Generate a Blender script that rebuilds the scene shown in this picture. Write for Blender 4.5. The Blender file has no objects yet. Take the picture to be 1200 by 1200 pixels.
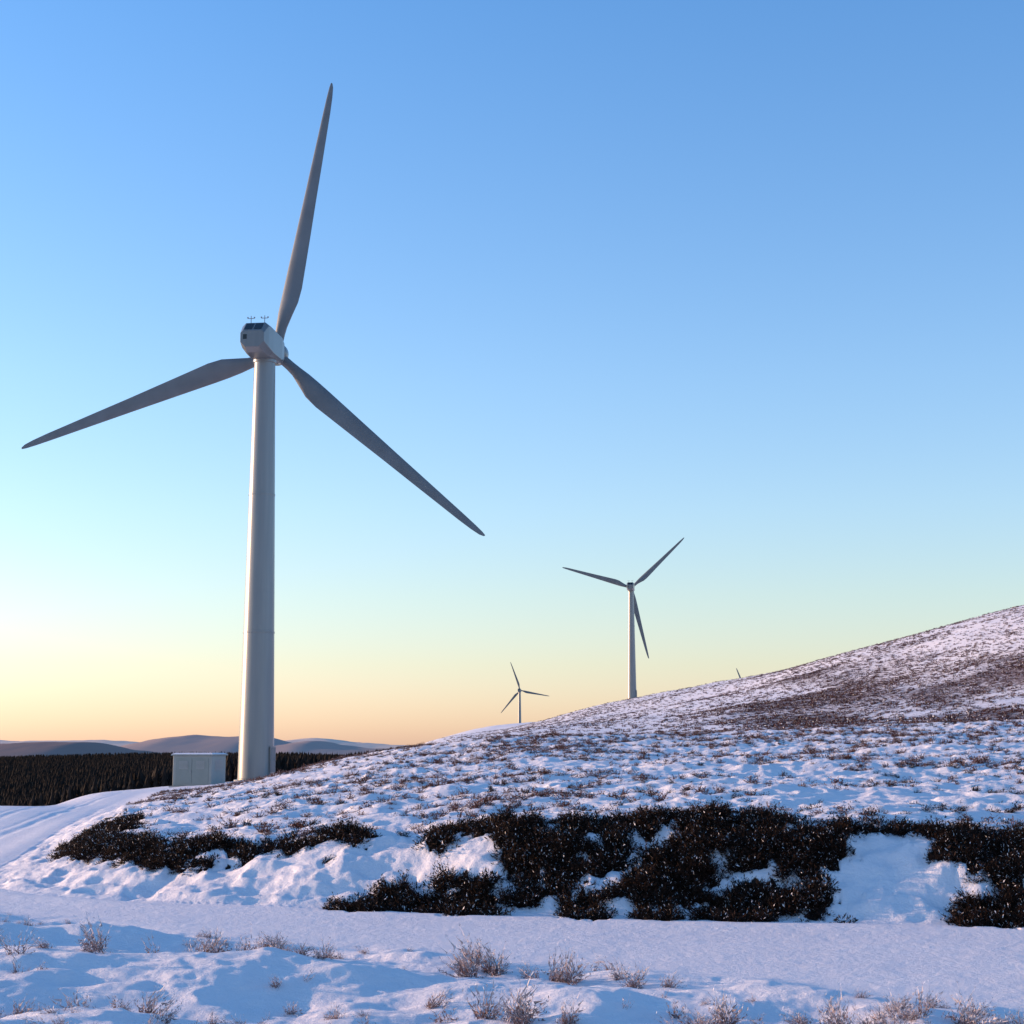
import bpy, math, random
import mathutils
import numpy as np
random.seed(7); rng=np.random.default_rng(11)
scene=bpy.context.scene
EYE=1.75
SUN_AZ=-75.0; SUN_EL=8.0

# ------------------------------------------------------------------ helpers
def sstep(a,b,x):
    t=np.clip((x-a)/(b-a),0,1); return t*t*(3-2*t)
def _hash(ix,iy,seed):
    h=(ix.astype(np.int64)*374761393+iy.astype(np.int64)*668265263+seed*1442695041)&0xFFFFFFFF
    h=((h^(h>>13))*1274126177)&0xFFFFFFFF
    h=(h^(h>>16))&0xFFFFFFFF
    return h.astype(np.float64)/4294967295.0
def vnoise(x,y,seed=0):
    ix=np.floor(x);iy=np.floor(y);fx=x-ix;fy=y-iy
    ix=ix.astype(np.int64);iy=iy.astype(np.int64)
    ux=fx*fx*fx*(fx*(fx*6-15)+10);uy=fy*fy*fy*(fy*(fy*6-15)+10)
    a=_hash(ix,iy,seed);b=_hash(ix+1,iy,seed);c=_hash(ix,iy+1,seed);d=_hash(ix+1,iy+1,seed)
    return ((a*(1-ux)+b*ux)*(1-uy)+(c*(1-ux)+d*ux)*uy)*2-1
def fbm(x,y,seed=0,o=4):
    s=np.zeros_like(x,dtype=float);a=1.0;t=0
    c,sn=math.cos(.6),math.sin(.6)
    for i in range(o):
        s+=a*vnoise(x,y,seed+i*17);t+=a;a*=.5
        x,y=(x*c-y*sn)*2.03+5.1,(x*sn+y*c)*2.03+1.7
    return s/t
def pchip(xk,yk,x):
    h=np.diff(xk);d=np.diff(yk,axis=-1)/h
    m=np.zeros_like(yk)
    w1=2*h[1:]+h[:-1];w2=h[1:]+2*h[:-1]
    d0=d[...,:-1];d1=d[...,1:]
    same=(d0*d1)>0
    with np.errstate(divide='ignore',invalid='ignore'):
        hm=(w1+w2)/(w1/np.where(same,d0,1)+w2/np.where(same,d1,1))
    m[...,1:-1]=np.where(same,hm,0)
    m[...,0]=d[...,0];m[...,-1]=d[...,-1]
    i=np.clip(np.searchsorted(xk,x)-1,0,len(xk)-2)
    t=np.clip((x-xk[i])/h[i],0,1)
    hh=h[i]
    return ((2*t**3-3*t**2+1)*yk[...,i]+(t**3-2*t**2+t)*hh*m[...,i]
            +(-2*t**3+3*t**2)*yk[...,i+1]+(t**3-t**2)*hh*m[...,i+1])

# ------------------------------------------------------------------ terrain survey tables
U=np.array([-.6,-.45,-.313,-.245,-.19,-.141,-.104,-.075,-.052,0,.073,.13,.21,.313,.45,.7])
Y=np.array([3,11,18,28,45,75,110,150,250,400,520,800,1300,2500,6000,16000.])
fl=[-28,-32,-36]
M=np.array([
 [0,0,.0,-.2,-.6,-1.8,-5,-9,-18,-20,-19,-17,-18]+fl,
 [0,0,.0,-.2,-.6,-1.6,-4,-8,-18,-19,-18,-16,-16]+fl,
 [0,0,.2,.05,-.4,-1.2,-2.5,-6,-16,-18,-17,-15,-14]+fl,
 [.1,.2,.35,.3,-.1,-1.1,-1.45,-2.5,-13,-17,-16,-14,-13]+fl,
 [.2,.3,.45,.45,.2,-.5,-1.2,-1.8,-11,-15,-15,-13,-12]+fl,
 [.3,.4,.5,.6,.6,.3,-.4,-1.4,-9,-14,-14,-13,-12]+fl,
 [.3,.45,.56,.7,.85,.95,.6,-.2,-8,-12,-12,-12,-14]+fl,
 [.3,.45,.6,.78,1.0,1.35,1.05,.5,-4,-8,-9,-10,-14]+fl,
 [.3,.45,.65,.83,1.1,1.6,1.4,1.1,.9,1.6,2.2,1,-8]+fl,
 [.4,.55,.74,.95,1.3,1.95,1.5,1.6,3,5.2,7.1,10.1,7]+fl,
 [.5,.65,.8,1.0,1.35,2.05,1.6,2.0,5,10.5,15.7,9,-5]+fl,
 [.5,.65,.83,1.05,1.4,2.15,1.7,2.5,7.2,15.5,20.5,-9,-22]+fl,
 [.5,.65,.8,1.05,1.5,2.4,2.0,3.2,11,24.5,27,0,-20]+fl,
 [.4,.5,.72,1.05,1.65,2.7,2.4,4.5,18,34,36,10,-15]+fl,
 [.4,.5,.7,1.1,1.8,3.1,4.0,9,28,44,46,20,-10]+fl,
 [.4,.5,.7,1.2,2.2,4.5,8,15,36,52,54,30,-5]+fl],dtype=float)
G=M.copy()
gl={0:[0,0,0,-.3,-.7,-1.5,-5,-9],1:[0,0,0,-.3,-.7,-1.3,-5,-9],2:[0,0,0,-.2,-.6,-1.05,-3.5,-7],
    3:[0,0,0,-.15,-.5,-1.2,-1.45,-3.0],4:[0,0,0,-.1,-.4,-1.1,-1.4,-1.8],5:[0,0,0,-.1,-.4,-1.0,-1.3,-1.7]}
for i in range(len(U)):
    G[i,:8]=gl.get(i,[0,0,0,0,0,0,0,0])
    if i>5: G[i,7:]=M[i,7:]
LY=np.log(Y)
NL,NU=700,400
Lg=np.linspace(LY[0],LY[-1],NL);Ug=np.linspace(U[0],U[-1],NU)
def densify(T):
    A=pchip(LY,T,Lg)
    return pchip(U,A.T.copy(),Ug)
MT=densify(M);GT=densify(G)
def sample(T,u,L):
    a=np.clip((L-Lg[0])/(Lg[-1]-Lg[0])*(NL-1),0,NL-1.001);b=np.clip((u-Ug[0])/(Ug[-1]-Ug[0])*(NU-1),0,NU-1.001)
    i=a.astype(int);j=b.astype(int);fa=a-i;fb=b-j
    return (T[i,j]*(1-fb)+T[i,j+1]*fb)*(1-fa)+(T[i+1,j]*(1-fb)+T[i+1,j+1]*fb)*fa
foot=np.array([(300,-60),(80,-3),(30,10.5),(12,14.6),(5,15.9),(2,16.5),(-.9,17.3),(-3.6,18.2),(-5.6,19.4),(-6.7,20.8),(-7.5,23.5),(-8.4,28),
  (-12.3,45),(-18.8,75),(-25.2,112),(-31,150),(-60,260),(-260,1000),(-3000,16000)],float)
poly=np.vstack([foot,[(16000,16000),(16000,-60)]])
def foot_sd(x,y):
    best=np.full(x.shape,1e18)
    for (x0,y0),(x1,y1) in zip(foot[:-1],foot[1:]):
        dx,dy=x1-x0,y1-y0
        t=np.clip(((x-x0)*dx+(y-y0)*dy)/(dx*dx+dy*dy),0,1)
        best=np.minimum(best,(x-x0-t*dx)**2+(y-y0-t*dy)**2)
    ins=np.zeros(x.shape,bool)
    n=len(poly)
    for i in range(n):
        x0,y0=poly[i];x1,y1=poly[(i+1)%n]
        if y0==y1: continue
        c=((y0>y)!=(y1>y))&(x<(x1-x0)*(y-y0)/(y1-y0)+x0)
        ins^=c
    return np.where(ins,1,-1)*np.sqrt(best)
nx=np.array([-60,-30,-12,-5.6,-.75,3.6,10,20,60.]);ny=np.array([75,42,23.5,17.7,14.4,11.3,7.6,3.5,-8.])
def near_edge(x): return np.interp(x,nx,ny)

# patches where peat and heather hang out of the bank: centre x/y, half width, s centre, s half height
P=[]
def patch(p0,p1,s0,s1): P.append((((p0+p1)/2-600)/1920,(p1-p0)/2/1920,(s0+s1)/2,(s1-s0)/2))
for a in [(50,100,1.2,2.1),(100,150,1.3,1.8),(150,185,1.2,1.8),(190,245,1.2,1.8),(255,300,1.6,1.9),(325,375,1.6,2.0),(365,420,1.5,2.1),
          (405,475,.0,.3),(485,600,.0,.5),(500,545,1.6,1.95),(540,612,1.5,2.1),(600,650,.5,1.7),(645,700,.0,1.2),(660,712,1.1,1.8),(720,790,1.7,2.3),(780,850,1.4,2.0),(730,815,.0,.95),(820,900,.0,.6),
          (750,850,.7,1.2),(855,930,1.35,2.5),(925,985,1.0,1.6),(980,1015,1.6,1.95),(1012,1080,1.6,2.05),(1095,1160,1.0,2.2),(1150,1210,1.0,1.8),(1130,1230,.0,.45),
          (915,975,.15,.7),(1240,1330,.3,1.6),(1330,1450,1.1,1.9)]: patch(*a)
def bank_soft(x,y,s):
    u=x/np.maximum(y,1);d=np.zeros_like(x)
    wu=u+.018*fbm(x*1.8,y*1.8,91,4);ws=s+.5*fbm(x*2.4+9,y*2.4,92,4)
    for (uc,uw,sc,sw) in P:
        q=((wu-uc)/uw)**2+((ws-sc)/(sw+.1))**2
        d=np.maximum(d,1-sstep(.3,2.2,q))
    return d*(y<40)
def bank_dens(x,y,s):
    d=bank_soft(x,y,s)
    d=d+(.8*fbm(x*3.4,y*3.4,93,3)+.85*fbm(x*9,y*9,94,3))*(d>0.02)
    return np.clip((d-.41)*3.2,0,1)*(y<40)
def hill_dens(x,y):
    u=x/np.maximum(y,1)
    a=sstep(.03,.20,u)*sstep(95,135,y)
    ridge=np.interp(u,[0,.073,.13,.21,.313,.45,.7],[650,515,500,440,370,330,300])
    f=y/ridge
    d=a*(.40+.78*(1-sstep(.42,.84,f+.16*fbm(x/35,y/35,33,4))))
    d=np.maximum(d,.28*sstep(95,140,y)*sstep(-.06,.02,u))
    d*=.85+.6*fbm(x/11,y/22,35,3)
    return np.clip(d,0,1)*(y<1200)

def terrain(x,y,detail=True,full=False):
    r=np.sqrt(x*x+y*y)+1e-6
    az=np.arctan2(x,y);azc=np.clip(az,math.radians(-33),math.radians(35))
    u=np.tan(azc);ye=np.maximum(r*np.cos(azc),3.0)
    L=np.log(ye)
    zm=sample(MT,u,L);zg=sample(GT,u,L)
    back=.5*(sample(GT,np.full_like(u,-.6),L)+0)
    s=foot_sd(x,y)
    near=sstep(120,40,r)
    sw=s+near*(.28*fbm(x/1.3,y/1.3,3,3))
    b=np.where(near>0,sstep(-.05,1.75,sw),(s>0)*1.0)
    b=np.where(r>110,sstep(-6,6,s),b)
    z=zg+(zm-zg)*b
    wb=sstep(math.radians(80),math.radians(140),np.abs(az))
    z=z*(1-wb)+back*wb
    ed=near_edge(x)-y
    mf=sstep(-.15,.9,ed+.35*fbm(x/.9,y/.9,5,3))*(s<0)
    mound=sstep(1.3,2.6,s)
    if detail:
        hum=fbm(x/.95,y/.95,21,4);bil=1-np.abs(fbm(x/1.5,y/1.1,22,3))*2
        bil2=1-np.abs(fbm(x/.55,y/.45,23,3))*2
        fine=fbm(x/.16,y/.16,24,3)
        big=fbm(x/2.6,y/1.6,25,2)
        n1=sstep(200,60,r)
        z+=mf*n1*(.20*big+.08*hum+.05*bil+.018*bil2+.012*fine+.02)
        z+=mound*n1*(.085*hum+.08*bil+.045*bil2+.016*fine)
        z+=mound*.16*fbm(x/6,y/6,26,3)*sstep(20,30,r)*n1
        bank=sstep(-.1,.3,s)*(1-sstep(1.6,2.6,s))*near
        z+=bank*(.10*hum+.06*bil2+.024*fine)
        road=(1-mf)*(s<0.2)*n1
        d=-s
        z+=road*(.010*fbm(x/1.8,y/1.8,27,3)+.004*fine)
        wv=.25*fbm(x/6,y/6,28,2)
        for c,w,dep in ((1.3,.16,.04),(2.9,.17,.035),(1.75,.12,.02),(3.3,.1,.02)):
            z-=road*dep*np.exp(-((d-c-wv)/w)**2)*(.6+.4*fbm(x/2,y/2,29,2))*sstep(16,26,r)
            z-=road*dep*.18*np.exp(-((d-c-wv)/w)**2)
        z+=.03*near*np.exp(-((d-.3)/.35)**2)*(d>0)
        far=sstep(90,180,r)
        z+=far*sstep(2600,1800,r)*(1.0*fbm(x/45,y/45,30,3)*sstep(120,260,r)+.2*fbm(x/9,y/9,31,3)+.06*fbm(x/2.5,y/2.5,32,3))
        bd=bank_dens(x,y,s)
        z-=bd*.04
    if full: return z,s,mf,mound,bd
    return z
def H(x,y): return float(terrain(np.array([float(x)]),np.array([float(y)]))[0])

# ------------------------------------------------------------------ materials
def newmat(name):
    m=bpy.data.materials.new(name);m.use_nodes=True
    nt=m.node_tree;b=nt.nodes['Principled BSDF'];return m,nt,b
def N(nt,t,**k):
    n=nt.nodes.new(t)
    for a,v in k.items(): setattr(n,a,v)
    return n
def plain(name,col,rough=.7,noise=.15,scale=5,spec=.3,metal=0):
    m,nt,b=newmat(name)
    tc=N(nt,'ShaderNodeTexCoord');no=N(nt,'ShaderNodeTexNoise');no.inputs['Scale'].default_value=scale;no.inputs['Detail'].default_value=6
    nt.links.new(tc.outputs['Object'],no.inputs['Vector'])
    mx=N(nt,'ShaderNodeMix',data_type='RGBA')
    mx.inputs[6].default_value=(*[c*(1-noise) for c in col],1);mx.inputs[7].default_value=(*[min(1,c*(1+noise)) for c in col],1)
    nt.links.new(no.outputs['Fac'],mx.inputs[0]);nt.links.new(mx.outputs[2],b.inputs['Base Color'])
    b.inputs['Roughness'].default_value=rough;b.inputs['Specular IOR Level'].default_value=spec;b.inputs['Metallic'].default_value=metal
    return m

def ground_mat():
    m,nt,b=newmat('snow_and_heather_ground')
    L=nt.links
    geo=N(nt,'ShaderNodeNewGeometry')
    at=N(nt,'ShaderNodeAttribute');at.attribute_name='heath'
    ap=N(nt,'ShaderNodeAttribute');ap.attribute_name='peat'
    af=N(nt,'ShaderNodeAttribute');af.attribute_name='farcol'
    n1=N(nt,'ShaderNodeTexNoise');n1.inputs['Scale'].default_value=1.6;n1.inputs['Detail'].default_value=10;n1.inputs['Roughness'].default_value=.8
    L.new(geo.outputs['Position'],n1.inputs['Vector'])
    mr=N(nt,'ShaderNodeMapRange')
    mr.inputs['To Min'].default_value=.74;mr.inputs['To Max'].default_value=.38
    L.new(at.outputs['Fac'],mr.inputs['Value'])
    sub=N(nt,'ShaderNodeMath',operation='SUBTRACT');L.new(n1.outputs['Fac'],sub.inputs[0]);L.new(mr.outputs['Result'],sub.inputs[1])
    mul=N(nt,'ShaderNodeMath',operation='MULTIPLY');mul.use_clamp=True;L.new(sub.outputs[0],mul.inputs[0]);mul.inputs[1].default_value=9
    n2=N(nt,'ShaderNodeTexNoise');n2.inputs['Scale'].default_value=4;n2.inputs['Detail'].default_value=6
    L.new(geo.outputs['Position'],n2.inputs['Vector'])
    hc=N(nt,'ShaderNodeMix',data_type='RGBA');hc.inputs[6].default_value=(.045,.022,.022,1);hc.inputs[7].default_value=(.15,.085,.08,1)
    L.new(n2.outputs['Fac'],hc.inputs[0])
    sc=N(nt,'ShaderNodeMix',data_type='RGBA');sc.inputs[6].default_value=(.73,.71,.76,1);sc.inputs[7].default_value=(.83,.81,.84,1)
    n3=N(nt,'ShaderNodeTexNoise');n3.inputs['Scale'].default_value=.7;n3.inputs['Detail'].default_value=5
    L.new(geo.outputs['Position'],n3.inputs['Vector']);L.new(n3.outputs['Fac'],sc.inputs[0])
    mx=N(nt,'ShaderNodeMix',data_type='RGBA');L.new(mul.outputs[0],mx.inputs[0]);L.new(sc.outputs[2],mx.inputs[6]);L.new(hc.outputs[2],mx.inputs[7])
    n4=N(nt,'ShaderNodeTexNoise');n4.inputs['Scale'].default_value=16;n4.inputs['Detail'].default_value=8;n4.inputs['Roughness'].default_value=.75
    L.new(geo.outputs['Position'],n4.inputs['Vector'])
    ad=N(nt,'ShaderNodeMath',operation='ADD');L.new(ap.outputs['Fac'],ad.inputs[0]);L.new(n4.outputs['Fac'],ad.inputs[1])
    s2=N(nt,'ShaderNodeMath',operation='SUBTRACT');L.new(ad.outputs[0],s2.inputs[0]);s2.inputs[1].default_value=1.0
    m4=N(nt,'ShaderNodeMath',operation='MULTIPLY');m4.use_clamp=True;L.new(s2.outputs[0],m4.inputs[0]);m4.inputs[1].default_value=8
    pm=N(nt,'ShaderNodeMix',data_type='RGBA');L.new(m4.outputs[0],pm.inputs[0]);L.new(mx.outputs[2],pm.inputs[6]);pm.inputs[7].default_value=(.016,.009,.007,1)
    fm=N(nt,'ShaderNodeMix',data_type='RGBA');L.new(af.outputs['Fac'],fm.inputs[0]);L.new(pm.outputs[2],fm.inputs[6]);fm.inputs[7].default_value=(.05,.04,.036,1)
    L.new(fm.outputs[2],b.inputs['Base Color'])
    b.inputs['Roughness'].default_value=.7;b.inputs['Specular IOR Level'].default_value=.2
    b1=N(nt,'ShaderNodeTexNoise');b1.inputs['Scale'].default_value=14;b1.inputs['Detail'].default_value=8;b1.inputs['Roughness'].default_value=.7
    L.new(geo.outputs['Position'],b1.inputs['Vector'])
    bp=N(nt,'ShaderNodeBump');bp.inputs['Strength'].default_value=.6;bp.inputs['Distance'].default_value=.04
    L.new(b1.outputs['Fac'],bp.inputs['Height']);L.new(bp.outputs['Normal'],b.inputs['Normal'])
    return m

def twig_mat(name,c0,c1,frost=.0,frost_h0=.1,frost_h1=.3):
    m,nt,b=newmat(name);L=nt.links
    geo=N(nt,'ShaderNodeNewGeometry');tc=N(nt,'ShaderNodeTexCoord')
    mx=N(nt,'ShaderNodeMix',data_type='RGBA');mx.inputs[6].default_value=(*c0,1);mx.inputs[7].default_value=(*c1,1)
    L.new(geo.outputs['Random Per Island'],mx.inputs[0])
    sep=N(nt,'ShaderNodeSeparateXYZ');L.new(tc.outputs['Object'],sep.inputs[0])
    mr=N(nt,'ShaderNodeMapRange');mr.inputs['From Min'].default_value=frost_h0;mr.inputs['From Max'].default_value=frost_h1
    mr.inputs['To Max'].default_value=1;L.new(sep.outputs['Z'],mr.inputs['Value'])
    no=N(nt,'ShaderNodeTexNoise');no.inputs['Scale'].default_value=30;L.new(tc.outputs['Object'],no.inputs['Vector'])
    mm=N(nt,'ShaderNodeMath',operation='MULTIPLY');L.new(mr.outputs['Result'],mm.inputs[0]);L.new(no.outputs['Fac'],mm.inputs[1])
    m2=N(nt,'ShaderNodeMath',operation='MULTIPLY');m2.use_clamp=True;L.new(mm.outputs[0],m2.inputs[0]);m2.inputs[1].default_value=frost*2
    fx=N(nt,'ShaderNodeMix',data_type='RGBA');L.new(m2.outputs[0],fx.inputs[0]);L.new(mx.outputs[2],fx.inputs[6]);fx.inputs[7].default_value=(.76,.74,.77,1)
    L.new(fx.outputs[2],b.inputs['Base Color']);b.inputs['Roughness'].default_value=.85;b.inputs['Specular IOR Level'].default_value=.15
    return m
MAT_G=ground_mat()
MAT_DARK=twig_mat('dark_heather',(.006,.004,.003),(.036,.017,.012),.0)
MAT_HILL=twig_mat('hill_heather_twigs',(.030,.014,.016),(.12,.06,.06),.0)
MAT_SNOW=plain('clinging_snow',(.80,.77,.80),.7,.05,10,.2)
MAT_BROWN=twig_mat('brown_heather',(.040,.015,.012),(.17,.075,.055),.14,.07,.22)
MAT_FROST=twig_mat('frosted_heather',(.14,.08,.075),(.38,.26,.24),.85,.04,.24)
MAT_CON=twig_mat('conifer_needles',(.012,.009,.008),(.026,.020,.017),.0)
MAT_BARK=plain('bark',(.05,.035,.028),.9)

# ------------------------------------------------------------------ terrain mesh
def build_terrain():
    azf=np.radians(np.concatenate([np.linspace(-180,-60,41)[:-1],np.linspace(-60,-23,75)[:-1],np.linspace(-23,23,900)[:-1],np.linspace(23,60,75)[:-1],np.linspace(60,180,41)[:-1]]))
    rr=np.concatenate([np.geomspace(.6,8.5,26)[:-1],np.geomspace(8.5,120,950)[:-1],np.geomspace(120,700,230)[:-1],np.geomspace(700,24000,110)])
    A,R=np.meshgrid(azf,rr)
    x=(R*np.sin(A)).ravel();y=(R*np.cos(A)).ravel()
    z,s,mf,mound,bd=terrain(x,y,full=True)
    r=R.ravel()
    heath=hill_dens(x,y)
    heath=np.maximum(heath,mound*(r<110)*np.clip(.32+.4*fbm(x/3,y/3,41,3),0,.6))
    heath=np.maximum(heath,mf*np.clip(.08+.25*fbm(x/1.5,y/1.5,42,3),0,.28)*(r<60))
    u=x/np.maximum(y,1)
    farc=sstep(-.05,-.075,u)*sstep(170,230,y)+sstep(1500,2600,r)
    farc=np.clip(farc,0,1)
    na=len(azf);nr=len(rr)
    i=np.arange(nr-1)[:,None]*na;j=np.arange(na)[None,:];j2=(j+1)%na
    f=np.stack([i+j,i+j2,i+na+j2,i+na+j],-1).reshape(-1,4)
    c=len(x);x=np.append(x,0);y=np.append(y,0);z=np.append(z,z[:na].mean());heath=np.append(heath,0);farc=np.append(farc,0);bd=np.append(bd,0)
    cap=np.stack([np.full(na,c),np.arange(na),(np.arange(na)+1)%na],-1)
    me=bpy.data.meshes.new('snowy_ground')
    nv=len(x);me.vertices.add(nv);me.vertices.foreach_set('co',np.stack([x,y,z],-1).astype(np.float32).ravel())
    nl=f.size+cap.size;me.loops.add(nl)
    f=f[:,::-1];cap=cap[:,[0,2,1]]
    me.loops.foreach_set('vertex_index',np.concatenate([f.ravel(),cap.ravel()]).astype(np.int32))
    npoly=len(f)+len(cap);me.polygons.add(npoly)
    me.polygons.foreach_set('loop_start',np.concatenate([np.arange(len(f))*4,f.size+np.arange(len(cap))*3]).astype(np.int32))
    me.polygons.foreach_set('use_smooth',np.ones(npoly,bool))
    me.update(calc_edges=True)
    for nm,v in (('heath',heath),('farcol',farc),('peat',bd)):
        a=me.attributes.new(nm,'FLOAT','POINT');a.data.foreach_set('value',v.astype(np.float32))
    me.materials.append(MAT_G)
    ob=bpy.data.objects.new('snowy_ground',me);scene.collection.objects.link(ob)
build_terrain()

# ------------------------------------------------------------------ mesh utilities
def mkobj(name,V,F,mats,mi=None,smooth=False,parent=None,link=True,coll=None):
    me=bpy.data.meshes.new(name);me.from_pydata([tuple(v) for v in V],[],[tuple(f) for f in F]);me.update()
    for m in mats: me.materials.append(m)
    if mi is not None: me.polygons.foreach_set('material_index',np.array(mi,np.int32))
    if smooth: me.polygons.foreach_set('use_smooth',np.ones(len(F),bool))
    ob=bpy.data.objects.new(name,me)
    if coll: coll.objects.link(ob)
    elif link: scene.collection.objects.link(ob)
    if parent: ob.parent=parent
    return ob

def heather_clump(name,n,rad,h,mats,snowfrac,leaf,coll,seed,thin=.25,stem=False,lean=0.0):
    rd=random.Random(seed);V=[];F=[];MI=[]
    lob=[rd.uniform(.4,1.25) for _ in range(7)];la=rd.uniform(0,6.28)
    for k in range(n):
        a=rd.uniform(0,6.283)
        fa=a/6.283*7;l0=lob[int(fa)%7];l1=lob[(int(fa)+1)%7];lb=l0+(l1-l0)*(fa%1)
        q=rd.random()**.6*rad*lb
        hh=h*math.sqrt(max(.05,1-(q/rad/1.2)**2))*rd.uniform(.15,1.08)*lb
        c=(q*math.cos(a),q*math.sin(a),hh*rd.uniform(.2,1) if not stem else 0)
        if stem:
            bx,by=c[0]*.35,c[1]*.35;tx,ty,tz=c[0]*1.15+rd.uniform(-.1,.1)*rad+lean*hh*math.cos(la),c[1]*1.15+rd.uniform(-.1,.1)*rad+lean*hh*math.sin(la),hh
            w=leaf*.16
            segs=4
            px,py=-math.sin(a),math.cos(a)
            for s in range(segs+1):
                t=s/segs;x=bx+(tx-bx)*t**1.4;y=by+(ty-by)*t**1.4;z=-.02+tz*t
                ww=w*(1-.8*t)
                V.append((x-px*ww,y-py*ww,z));V.append((x+px*ww,y+py*ww,z));i=len(V)
                if s: F.append((i-4,i-3,i-1,i-2));MI.append(0)
                if s>=1:
                    for q2 in range(3):
                        an=rd.uniform(0,6.283);l=leaf*rd.uniform(.6,1.3);dz=l*rd.uniform(.3,1.)
                        ox,oy=math.cos(an)*l*.7,math.sin(an)*l*.7
                        i=len(V);V+= [(x,y,z),(x+ox*.5-oy*thin,y+oy*.5+ox*thin,z+dz*.5),(x+ox,y+oy,z+dz),(x+ox*.5+oy*thin,y+oy*.5-ox*thin,z+dz*.5)]
                        F.append((i,i+1,i+2,i+3));MI.append(1 if rd.random()<snowfrac*t else 0)
            continue
        l=leaf*rd.uniform(.5,1.5)
        d=[c[0]/rad+rd.uniform(-.8,.8),c[1]/rad+rd.uniform(-.8,.8),rd.uniform(-.1,1.1)]
        m=math.sqrt(sum(e*e for e in d))+1e-6;d=[e/m*l for e in d]
        s=[rd.uniform(-1,1) for _ in range(3)];m=math.sqrt(sum(e*e for e in s))+1e-6;s=[e/m*l*thin for e in s]
        sn=rd.random()<snowfrac*(.3+c[2]/h)
        i=len(V)
        V+= [c,tuple(c[j]+d[j]*.5+s[j] for j in range(3)),tuple(c[j]+d[j] for j in range(3)),tuple(c[j]+d[j]*.5-s[j] for j in range(3))]
        F.append((i,i+1,i+2,i+3));MI.append(1 if sn else 0)
    return mkobj(name,V,F,mats,MI,coll=coll)

def conifer(name,coll,seed):
    rd=random.Random(seed);V=[];F=[];MI=[]
    V+= [(.12*math.cos(k*1.2566),.12*math.sin(k*1.2566),0) for k in range(5)]+[(0,0,5)]
    for k in range(5):F.append((k,(k+1)%5,5));MI.append(1)
    H0=10;tiers=11
    for t in range(tiers):
        z=1.0+(H0-1.6)*t/tiers;R=2.1*(1-t/tiers)**.85+.25
        n=9
        for k in range(n):
            a=6.283*k/n+rd.uniform(-.3,.3);rr=R*rd.uniform(.65,1.2);w=.32*R*rd.uniform(.7,1.2)
            c,s=math.cos(a),math.sin(a);i=len(V);dz=rd.uniform(-.5,-.1)
            V+= [(0,0,z+1.5),(c*rr*.6-s*w,s*rr*.6+c*w,z+.35),(c*rr,s*rr,z+dz),(c*rr*.6+s*w,s*rr*.6-c*w,z+.35)]
            F.append((i,i+1,i+2,i+3));MI.append(0)
    i=len(V);V+=[(.15,0,H0-1.2),(-.1,.12,H0-1.2),(-.1,-.12,H0-1.2),(0,0,H0+.3)]
    for f in ((i,i+1,i+3),(i+1,i+2,i+3),(i+2,i,i+3)):F.append(f);MI.append(0)
    return mkobj(name,V,F,[MAT_CON,MAT_BARK],MI,coll=coll)

def scatter(name,pts,scl,coll,zs=None,tilt=.15):
    n=len(pts);me=bpy.data.meshes.new(name);me.vertices.add(n);me.vertices.foreach_set('co',np.asarray(pts,np.float32).ravel())
    S=np.stack([scl,scl,scl*(zs if zs is not None else 1)],-1)
    R=np.stack([rng.uniform(-tilt,tilt,n),rng.uniform(-tilt,tilt,n),rng.uniform(0,6.283,n)],-1)
    a=me.attributes.new('scl','FLOAT_VECTOR','POINT');a.data.foreach_set('vector',S.astype(np.float32).ravel())
    a=me.attributes.new('rot','FLOAT_VECTOR','POINT');a.data.foreach_set('vector',R.astype(np.float32).ravel())
    ob=bpy.data.objects.new(name,me);scene.collection.objects.link(ob)
    ng=bpy.data.node_groups.new(name+'_scatter','GeometryNodeTree')
    ng.interface.new_socket('Geometry',in_out='INPUT',socket_type='NodeSocketGeometry')
    ng.interface.new_socket('Geometry',in_out='OUTPUT',socket_type='NodeSocketGeometry')
    gi=ng.nodes.new('NodeGroupInput');go=ng.nodes.new('NodeGroupOutput')
    ip=ng.nodes.new('GeometryNodeInstanceOnPoints');ci=ng.nodes.new('GeometryNodeCollectionInfo')
    ci.inputs['Collection'].default_value=coll;ci.inputs['Separate Children'].default_value=True;ci.inputs['Reset Children'].default_value=True
    ip.inputs['Pick Instance'].default_value=True
    na=ng.nodes.new('GeometryNodeInputNamedAttribute');na.data_type='FLOAT_VECTOR';na.inputs['Name'].default_value='scl'
    nb=ng.nodes.new('GeometryNodeInputNamedAttribute');nb.data_type='FLOAT_VECTOR';nb.inputs['Name'].default_value='rot'
    er=ng.nodes.new('FunctionNodeEulerToRotation')
    l=ng.links
    l.new(gi.outputs[0],ip.inputs['Points']);l.new(ci.outputs[0],ip.inputs['Instance']);l.new(na.outputs[0],ip.inputs['Scale'])
    l.new(nb.outputs[0],er.inputs[0]);l.new(er.outputs[0],ip.inputs['Rotation']);l.new(ip.outputs[0],go.inputs[0])
    md=ob.modifiers.new('scatter','NODES');md.node_group=ng
    print(name,n)
    return ob

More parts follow.
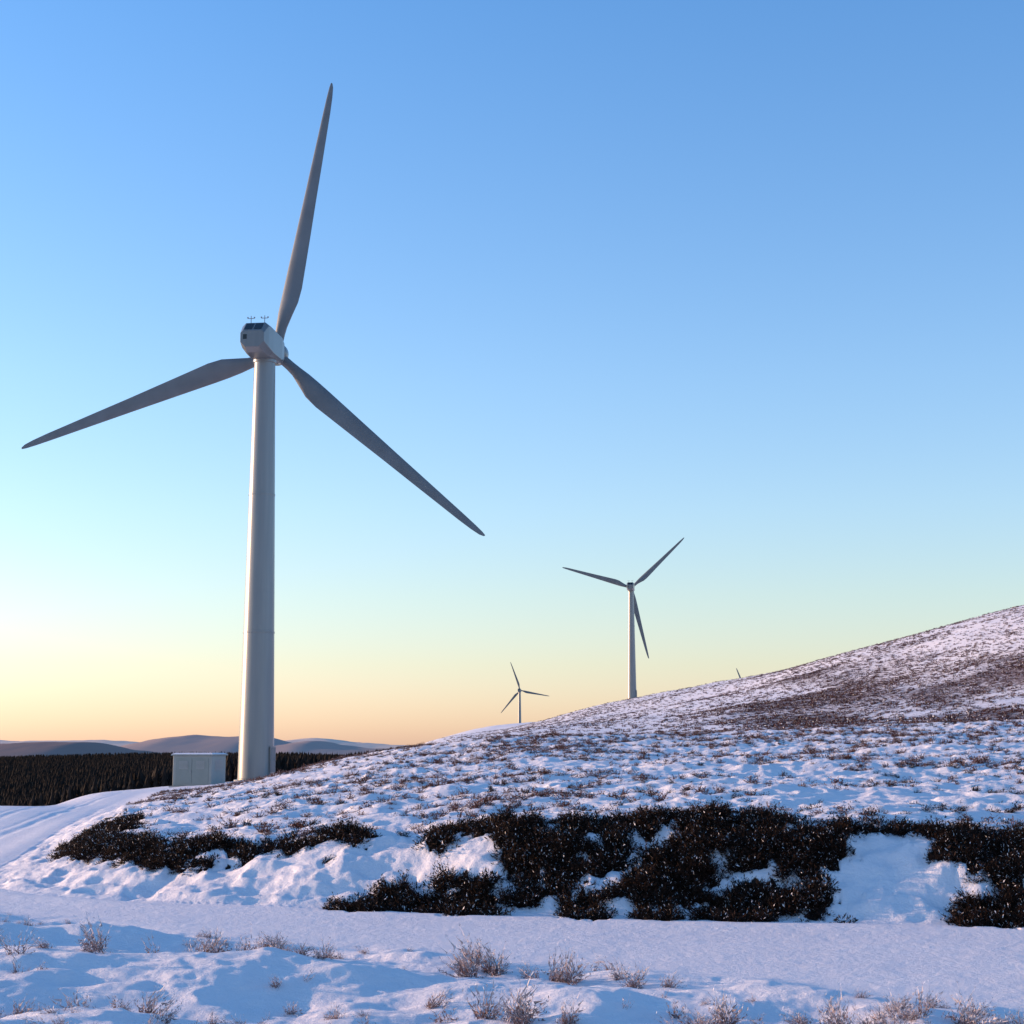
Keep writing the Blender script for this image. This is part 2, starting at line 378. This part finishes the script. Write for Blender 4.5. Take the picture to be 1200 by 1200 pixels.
cD=bpy.data.collections.new('dark_heather_sources');cB=bpy.data.collections.new('brown_heather_sources')
cF=bpy.data.collections.new('frosted_heather_sources');cH=bpy.data.collections.new('hill_heather_sources');cT=bpy.data.collections.new('conifer_sources')
for k in range(5):
    heather_clump('dark_clump_%d'%k,330,.2,.2,[MAT_DARK,MAT_SNOW],.05,.045,cD,k,thin=.16)
    heather_clump('dark_spiky_clump_%d'%k,60,.17,.25,[MAT_DARK,MAT_SNOW],.07,.035,cD,k+100,thin=.2,stem=True,lean=.3)
    heather_clump('brown_clump_%d'%k,34,.13,.12,[MAT_BROWN,MAT_SNOW],.12,.024,cB,20+k,thin=.24,stem=True,lean=.4)
    heather_clump('brown_wisp_%d'%k,14,.11,.13,[MAT_BROWN,MAT_SNOW],.12,.024,cB,200+k,thin=.22,stem=True,lean=.6)
    heather_clump('frost_clump_%d'%k,60,.14,.24,[MAT_FROST,MAT_SNOW],.4,.022,cF,40+k,thin=.17,stem=True,lean=.4)
    heather_clump('frost_wisp_%d'%k,14,.10,.24,[MAT_FROST,MAT_SNOW],.4,.021,cF,240+k,thin=.17,stem=True,lean=.6)
    heather_clump('hill_clump_%d'%k,50,.40,.26,[MAT_HILL,MAT_SNOW],.15,.16,cH,60+k,thin=.3)
    conifer('conifer_%d'%k,cT,80+k)

def cand(n,u0,u1,y0,y1,p=2.0):
    y=np.sqrt(rng.uniform(y0**2,y1**2,n)) if p==2 else y0*(y1/y0)**rng.random(n)
    u=rng.uniform(u0,u1,n);return u*y,y
# bank heather: low, hanging in the peat, thinning out over the snow
x,y=cand(130000,-.34,.5,15,30);s=foot_sd(x,y)
d=np.maximum(bank_dens(x,y,s),.26*bank_soft(x,y,s));k=(d>rng.uniform(.1,1,len(x)))&(s>-.15)
idx=np.where(k)[0][:8500];x,y,s,d=x[idx],y[idx],s[idx],d[idx]
z=terrain(x,y);sc=rng.uniform(.15,1.0,len(x))**1.2*(.5+.5*d)
scatter('bank_heather',np.stack([x,y,z-.03],-1),sc,cD,tilt=.6)
# mound tufts
x,y=cand(220000,-.34,.5,17,100);s=foot_sd(x,y)
dn=.55+.9*fbm(x/2.6,y/2.6,41,3)+.45*fbm(x/.8,y/.8,43,2)
dn=np.clip(dn-.34,0,1)**1.2
k=(s>1.7)&(dn>rng.uniform(0,2.0,len(x)));x,y=x[k],y[k];z=terrain(x,y)
scatter('moorland_heather',np.stack([x,y,z-.02],-1),rng.uniform(.3,1.25,len(x))**1.3*(1+(y-18)*.005),cB,tilt=.3)
x,y=cand(75000,-.34,.5,17,95);s=foot_sd(x,y)
dn=np.clip(fbm(x/3.0,y/1.8,55,4)+.0,0,1)*2
k=(s>1.7)&(dn>rng.uniform(0,2.3,len(x)));x,y=x[k],y[k];z=terrain(x,y)
scatter('heather_tufts',np.stack([x,y,z-.04],-1),rng.uniform(.12,.65,len(x)),cD,tilt=.3)
# foreground frosted
x,y=cand(22000,-.5,.5,5,20);s=foot_sd(x,y);ed=near_edge(x)-y
dn=np.clip(fbm(x/1.2,y/1.2,61,3)+.03,0,1)*2.2
k=(s<-.5)&(ed>.3)&(dn>rng.uniform(0,3.4,len(x)));x,y=x[k],y[k]
cl=[(-1.95,13.2,11,.3),(-.2,13.2,6,.22),(.53,12.6,7,.35),(1.03,12.2,4,.2),(1.37,10.9,5,.12),(2.7,10.35,6,.12),(2.26,10.5,4,.15),(-3.65,13,6,.3),(-3.15,11.1,6,.25),(-.53,11.2,3,.2),(-2.2,10.7,3,.25),(.1,10.6,4,.2)]
nb0=len(x)
for (cx,cy,n_,sp_) in cl:
    x=np.append(x,cx+rng.normal(0,sp_,n_));y=np.append(y,cy+rng.normal(0,sp_*.6,n_))
z=terrain(x,y)
scatter('frosted_heather',np.stack([x,y,z-.02],-1),np.append(rng.uniform(.15,.85,nb0)**1.3,rng.uniform(.7,1.3,len(x)-nb0)),cF,tilt=.4)
# hill heather
x,y=cand(240000,-.05,.6,100,560);dn=hill_dens(x,y)
k=dn**1.1>rng.uniform(0,1.4,len(x));x,y=x[k][:80000],y[k][:80000];z=terrain(x,y)
scatter('hillside_heather',np.stack([x,y,z-.08],-1),rng.uniform(.3,1.1,len(x)),cH)
# forest
x,y=cand(130000,-.95,-.045,210,1500,p=1);u=x/y
z=terrain(x,y);sc=rng.uniform(.42,.85,len(x))
lim=np.interp(u,[-1,-.313,-.24,-.19,-.14,-.1,-.07,-.045],[-.006,-.0068,-.004,-.0028,-.0045,-.004,-.001,.001])+.0010*fbm(u*30,y/300,71,3)
t=(z+10*sc-EYE)/y
k=(t<lim)&((z-EYE)/y<lim-.004);x,y,z,sc=x[k],y[k],z[k],sc[k]
scatter('conifer_forest',np.stack([x,y,z-.2],-1),sc,cT,tilt=.03)

# ------------------------------------------------------------------ distant hills
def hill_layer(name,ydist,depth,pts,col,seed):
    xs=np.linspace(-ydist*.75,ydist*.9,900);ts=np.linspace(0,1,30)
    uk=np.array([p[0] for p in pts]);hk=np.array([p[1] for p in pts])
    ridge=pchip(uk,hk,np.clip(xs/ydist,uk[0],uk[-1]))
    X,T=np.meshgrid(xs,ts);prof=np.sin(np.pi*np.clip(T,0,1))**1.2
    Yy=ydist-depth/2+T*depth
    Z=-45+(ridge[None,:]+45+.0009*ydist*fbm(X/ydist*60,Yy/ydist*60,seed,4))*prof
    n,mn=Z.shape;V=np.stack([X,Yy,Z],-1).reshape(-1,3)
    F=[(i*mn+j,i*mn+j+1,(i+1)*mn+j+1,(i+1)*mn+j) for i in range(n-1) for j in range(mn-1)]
    return mkobj(name,V,F,[plain(name+'_haze_tint_mat',col,.95,.12,.002,.0)],smooth=True)  # col has aerial haze painted in: paler the farther the hill layer
e=lambda y,t:EYE+y*t
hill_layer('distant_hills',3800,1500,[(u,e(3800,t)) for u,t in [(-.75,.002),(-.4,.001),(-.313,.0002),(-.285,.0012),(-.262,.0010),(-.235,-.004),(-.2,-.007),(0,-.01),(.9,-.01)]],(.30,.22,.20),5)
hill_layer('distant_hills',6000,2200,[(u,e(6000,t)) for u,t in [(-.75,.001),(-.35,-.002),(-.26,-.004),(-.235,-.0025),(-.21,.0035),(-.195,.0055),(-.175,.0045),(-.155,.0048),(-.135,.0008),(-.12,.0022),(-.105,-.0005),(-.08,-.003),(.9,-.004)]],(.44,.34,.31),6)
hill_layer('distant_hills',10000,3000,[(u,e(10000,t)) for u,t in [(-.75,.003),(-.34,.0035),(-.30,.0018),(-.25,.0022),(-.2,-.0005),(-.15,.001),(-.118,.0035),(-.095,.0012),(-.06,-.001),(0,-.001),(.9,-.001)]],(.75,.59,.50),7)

# ------------------------------------------------------------------ wind turbine
def turb_paint(name,c0,c1):
    m,nt,b=newmat(name);L=nt.links
    tc=N(nt,'ShaderNodeTexCoord');mp=N(nt,'ShaderNodeMapping');mp.inputs['Scale'].default_value=(3,3,.15);L.new(tc.outputs['Object'],mp.inputs[0])
    n=N(nt,'ShaderNodeTexNoise');n.inputs['Scale'].default_value=1.2;n.inputs['Detail'].default_value=7;L.new(mp.outputs[0],n.inputs['Vector'])
    r=N(nt,'ShaderNodeValToRGB');r.color_ramp.elements[0].position=.3;r.color_ramp.elements[0].color=(*c0,1);r.color_ramp.elements[1].position=.7;r.color_ramp.elements[1].color=(*c1,1)
    L.new(n.outputs['Fac'],r.inputs[0]);L.new(r.outputs[0],b.inputs['Base Color']);b.inputs['Roughness'].default_value=.34;b.inputs['Specular IOR Level'].default_value=.6
    b.inputs['Coat Weight'].default_value=.5;b.inputs['Coat Roughness'].default_value=.3
    return m
TP=turb_paint('turbine_paint',(.155,.172,.178),(.185,.20,.20));TN=turb_paint('nacelle_paint',(.115,.13,.14),(.14,.155,.16))
TB=plain('blade_paint',(.13,.15,.165),.45,.3,.6,.4);TD=plain('dark_glass',(.01,.012,.015),.2,.1,3,.5)
TG=plain('galvanised_metal',(.35,.36,.37),.5,.15,8,.5,.6);CONC=plain('concrete',(.35,.34,.32),.9,.2,3)
def lathe(prof,n=48):
    V=[];F=[]
    for (r,z) in prof:
        for k in range(n):V.append((r*math.cos(6.28318*k/n),r*math.sin(6.28318*k/n),z))
    for i in range(len(prof)-1):
        for k in range(n):F.append((i*n+k,i*n+(k+1)%n,(i+1)*n+(k+1)%n,(i+1)*n+k))
    F.append(tuple(range(n-1,-1,-1)));F.append(tuple((len(prof)-1)*n+k for k in range(n)))
    return V,F
def box(V,F,MI,x0,x1,y0,y1,z0,z1,mi):
    i=len(V);V+=[(x0,y0,z0),(x1,y0,z0),(x1,y1,z0),(x0,y1,z0),(x0,y0,z1),(x1,y0,z1),(x1,y1,z1),(x0,y1,z1)]
    F+=[(i,i+3,i+2,i+1),(i+4,i+5,i+6,i+7),(i,i+1,i+5,i+4),(i+1,i+2,i+6,i+5),(i+2,i+3,i+7,i+6),(i+3,i,i+4,i+7)];MI+=[mi]*6
def bevel(ob,w,seg=2):
    m=ob.modifiers.new('bev','BEVEL');m.width=w;m.segments=seg;m.limit_method='ANGLE';m.angle_limit=.6
def smooth_tower(ob):
    for p in ob.data.polygons: p.use_smooth=len(p.vertices)==4
def turbine(x,y,hubz,phi,yaw=8.0,basez=None,R=23.3):
    bz=H(x,y)-.15 if basez is None else basez
    hub=hubz-bz
    em=bpy.data.objects.new('wind_turbine',None);scene.collection.objects.link(em);em.location=(x,y,bz);em.rotation_euler=(0,0,math.radians(-yaw))
    top=hub-1.25;prof=[(1.75,-.8),(1.75,.18),(1.70,.22),(1.47,.22),(1.47,.34),(1.45,.36)]
    for c in (.34,.67):
        zc=.36+(top-.36)*c;rc=1.45+(.87-1.45)*c
        prof+=[(rc+.002,zc-.08),(rc+.03,zc-.07),(rc+.03,zc+.07),(rc-.002,zc+.08)]
    prof+=[(.87,top-.25),(.97,top-.22),(.97,top)]
    V,F=lathe(prof);MI=[1 if f[0]<48*2 else 0 for f in F]
    ob=mkobj('tower',V,F,[TP,CONC],MI,parent=em);smooth_tower(ob)
    md=ob.modifiers.new('es','EDGE_SPLIT');md.split_angle=math.radians(30)
    V=[];F=[];MI=[];a0=math.radians(350)
    box(V,F,MI,-.45,.45,-.06,.02,0,2.1,0);box(V,F,MI,-.38,.38,-.08,-.06,.08,2.02,1)
    box(V,F,MI,.26,.31,-.12,-.08,.95,1.15,2)
    for k in range(3): box(V,F,MI,-.5,.5,-.3*(3-k)-.05,-.06,-.65+.2*k,-.47+.2*k,2)
    d=mkobj('tower_door',V,F,[TP,TB,TG],MI,parent=em);d.location=(1.45*math.cos(a0),1.45*math.sin(a0),.75);d.rotation_euler=(0,0,a0+math.pi/2)
    def sec(yy,w,zb,zt,cb,ct):
        return [(-w+cb,yy,zb),(w-cb,yy,zb),(w,yy,zb+cb),(w,yy,zt-ct),(w-ct,yy,zt),(-w+ct,yy,zt),(-w,yy,zt-ct),(-w,yy,zb+cb)]
    S=[sec(-3.7,1.0,-.95,.42,.42,.22),sec(-2.75,1.12,-1.2,1.28,.42,.3),sec(-1.5,1.15,-1.25,1.3,.3,.3),sec(1.2,1.12,-1.25,1.25,.3,.3),sec(2.3,1.0,-1.1,1.1,.38,.38),sec(2.45,.85,-.9,.9,.38,.38)]
    V=[];F=[];MI=[]
    for s_ in S:V+=s_
    for i in range(len(S)-1):
        for k in range(8):F.append((i*8+k,i*8+(k+1)%8,(i+1)*8+(k+1)%8,(i+1)*8+k));MI.append(0)
    F.append(tuple(range(7,-1,-1)));MI.append(0);F.append(tuple((len(S)-1)*8+k for k in range(8)));MI.append(0)
    def quad(pts,mi):
        i=len(V);V.extend(pts);F.append((i,i+1,i+2,i+3));MI.append(mi)
    p0=mathutils.Vector((0,-3.7,.42));p1=mathutils.Vector((0,-2.75,1.28));dv=p1-p0;nn=mathutils.Vector((0,-dv.z,dv.y)).normalized()*.02
    for (xa,xb) in ((-.72,-.06),(.06,.72)):
        a=p0+dv*.12+nn;b=p0+dv*.9+nn
        quad([(xa,a.y,a.z),(xb,a.y,a.z),(xb,b.y,b.z),(xa,b.y,b.z)],1)
    quad([(-.75,-3.72,-.3),(-.45,-3.72,-.3),(-.45,-3.72,.1),(-.75,-3.72,.1)],1)
    box(V,F,MI,-.5,.5,-1.6,.2,1.305,1.38,0)
    nac=mkobj('nacelle',V,F,[TN,TD],MI,parent=em);nac.location=(0,0,hub);bevel(nac,.035)
    V=[];F=[];MI=[]
    for sx in (-.55,.6):
        box(V,F,MI,sx-.025,sx+.025,-2.3,-2.25,1.1,2.0,0);box(V,F,MI,sx-.28,sx+.28,-2.3,-2.26,1.75,1.8,0)
        for q in (-.28,.28): box(V,F,MI,sx+q-.05,sx+q+.05,-2.33,-2.23,1.8,1.9,0)
    o=mkobj('wind_sensors',V,F,[TG],MI,parent=em);o.location=(0,0,hub)
    rot=bpy.data.objects.new('rotor',None);scene.collection.objects.link(rot);rot.parent=em;rot.location=(0,3.2,hub+.12);rot.rotation_euler=(math.radians(3),0,0)
    V,F=lathe([(.75,-.75),(.95,-.6),(1.0,0),(.97,.5),(.8,.95),(.5,1.25),(.2,1.38),(.02,1.4)],32)
    V=[(v[0],v[2],-v[1]) for v in V]
    sp=mkobj('hub_spinner',V,F,[TN],smooth=False,parent=rot);smooth_tower(sp)
    secs=[(.6,.84,1,1,0),(1.6,.84,1,1,12),(2.3,.95,.8,.85,14),(3.3,1.35,.42,.45,13),(4.4,1.72,.3,.1,11),(5.6,1.78,.26,0,9.5),(7.5,1.62,.23,0,7.5),(10,1.42,.2,0,5.5),(13,1.18,.18,0,4),(16,.98,.17,0,2.8),(18.5,.80,.16,0,1.8),(20.5,.66,.16,0,1.2),(21.8,.52,.15,0,1),(22.6,.36,.14,0,.8),(22.95,.16,.13,0,.5),(23,.04,.12,0,.5)]
    for b_,dphi in enumerate((0,120,240)):
        p=math.radians(phi+dphi);er=np.array([math.cos(p),0,math.sin(p)]);ec=np.array([math.sin(p),0,-math.cos(p)]);ax=np.array([0,1.,0])
        V=[];F=[];n=28
        for (r,c,th,w,tw) in secs:
            tw=math.radians(tw+6);e1=ec*math.cos(tw)-ax*math.sin(tw);e2=np.cross(er,e1)
            off=.5*w+.30*(1-w)
            for k in range(n):
                a=6.28318*k/n;xc=.5*(1-math.cos(a));sg=1 if math.sin(a)>=0 else -1
                yt=5*th*(.2969*math.sqrt(max(xc,0))-.126*xc-.3516*xc**2+.2843*xc**3-.1036*xc**4)
                yy=(w*.5*abs(math.sin(a))+(1-w)*yt)*sg
                V.append(er*(r*R/23)+e1*(xc-off)*c+e2*yy*c)
        m=len(secs)
        for i in range(m-1):
            for k in range(n):F.append((i*n+k,i*n+(k+1)%n,(i+1)*n+(k+1)%n,(i+1)*n+k))
        F.append(tuple((m-1)*n+k for k in range(n)))
        mkobj('blade_%d'%(b_+1),V,F,[TB],smooth=True,parent=rot)
    return em
turbine(-20.6,132,34.65,78.5,R=24.0)
turbine(37.9,515,51.3,43.0)
turbine(5.9,1260,42.9,109.0)
turbine(132,900,21.6,110.0)

# ------------------------------------------------------------------ transformer kiosk
def kiosk(x,y,rz):
    em=bpy.data.objects.new('transformer_kiosk',None);scene.collection.objects.link(em);em.location=(x,y,H(x,y)-.05);em.rotation_euler=(0,0,math.radians(rz))
    g=plain('kiosk_grp',(.28,.30,.28),.6,.1,2,.3);g2=plain('kiosk_door',(.235,.26,.24),.6,.1,2,.3)
    V=[];F=[];MI=[];box(V,F,MI,-1.6,1.6,-1.3,1.3,0,2.3,0);b=mkobj('body',V,F,[g],MI,parent=em);bevel(b,.04)
    V=[(-1.72,-1.42,2.303),(1.72,-1.42,2.303),(1.72,1.42,2.303),(-1.72,1.42,2.303),(-1.72,-1.42,2.4),(1.72,-1.42,2.4),(1.72,1.42,2.4),(-1.72,1.42,2.4),(-1.5,-1.1,2.5),(1.5,-1.1,2.5),(1.5,1.1,2.5),(-1.5,1.1,2.5)]
    F=[(3,2,1,0),(0,1,5,4),(1,2,6,5),(2,3,7,6),(3,0,4,7),(4,5,9,8),(5,6,10,9),(6,7,11,10),(7,4,8,11),(8,9,10,11)]
    mkobj('roof',V,F,[MAT_SNOW,g],[1,1,1,1,1,0,0,0,0,0],parent=em)
    V=[];F=[];MI=[]
    for xa,xb in ((-1.35,-.03),(.03,1.35)):
        box(V,F,MI,xa,xb,-1.33,-1.302,.15,2.1,0)
        for k in range(7): box(V,F,MI,xa+.3,xb-.3,-1.36,-1.332,1.3+.09*k,1.34+.09*k,1)
    box(V,F,MI,-.14,-.08,-1.38,-1.332,1.0,1.2,1)
    for k in range(8): box(V,F,MI,1.602,1.63,-.7,.7,1.2+.1*k,1.25+.1*k,1)
    mkobj('doors',V,F,[g2,TG],MI,parent=em)
    V=[];F=[];MI=[];box(V,F,MI,-1.8,1.8,-1.5,1.5,-.6,.0,0);mkobj('plinth',V,F,[CONC],MI,parent=em)
kiosk(-24.0,126,-14)

# ------------------------------------------------------------------ light, sky, camera
az=math.radians(SUN_AZ);el=math.radians(SUN_EL)
sd=bpy.data.lights.new('sun','SUN');sd.energy=6.5;sd.angle=math.radians(.53);sd.color=(1,.62,.38)
so=bpy.data.objects.new('sun',sd);scene.collection.objects.link(so)
d=mathutils.Vector((math.sin(az)*math.cos(el),math.cos(az)*math.cos(el),math.sin(el)))
so.rotation_euler=d.to_track_quat('Z','Y').to_euler();so.location=d*200
w=bpy.data.worlds.new('World');scene.world=w;w.use_nodes=True;nt=w.node_tree
bg=nt.nodes['Background'];sk=nt.nodes.new('ShaderNodeTexSky');sk.sky_type='NISHITA';sk.sun_disc=False
sk.sun_elevation=el;sk.sun_rotation=az;sk.altitude=300;sk.air_density=1.0;sk.dust_density=.6;sk.ozone_density=1.5
tc=nt.nodes.new('ShaderNodeTexCoord');sp=nt.nodes.new('ShaderNodeSeparateXYZ');nt.links.new(tc.outputs['Generated'],sp.inputs[0])
mr=nt.nodes.new('ShaderNodeMapRange');mr.inputs['From Min'].default_value=0;mr.inputs['From Max'].default_value=.5;nt.links.new(sp.outputs['Z'],mr.inputs['Value'])
cr=nt.nodes.new('ShaderNodeValToRGB');els=cr.color_ramp.elements
stops=[(0,(1.65,1.44,2.35)),(.024,(1.66,1.5,2.25)),(.096,(1.68,1.6,1.95)),(.18,(1.70,1.72,2.0)),(.284,(1.68,1.82,2.2)),(.44,(1.58,1.86,2.35)),(.86,(1.15,1.80,2.6)),(1,(1.05,1.72,2.5))]
while len(els)<len(stops): els.new(.5)
for e_,(p_,c_) in zip(els,stops): e_.position=p_
for e_,(p_,c_) in zip(els,stops): e_.color=(c_[0]/5,c_[1]/5,c_[2]/5,1)
nt.links.new(mr.outputs['Result'],cr.inputs[0])
vm=nt.nodes.new('ShaderNodeVectorMath');vm.operation='MULTIPLY';nt.links.new(sk.outputs[0],vm.inputs[0]);nt.links.new(cr.outputs[0],vm.inputs[1])
vs=nt.nodes.new('ShaderNodeVectorMath');vs.operation='SCALE';vs.inputs['Scale'].default_value=5;nt.links.new(vm.outputs[0],vs.inputs[0])
nt.links.new(vs.outputs[0],bg.inputs[0]);bg.inputs[1].default_value=.15
cd=bpy.data.cameras.new('camera');cd.sensor_width=36;cd.lens=18/math.tan(math.atan(600/1900));cd.clip_start=.1;cd.clip_end=60000
co=bpy.data.objects.new('camera',cd);scene.collection.objects.link(co);co.location=(0,0,EYE);co.rotation_euler=(math.radians(98.15),0,0)
scene.camera=co
scene.view_settings.view_transform='Standard'
try: scene.view_settings.look='None'
except Exception: pass
scene.view_settings.exposure=0
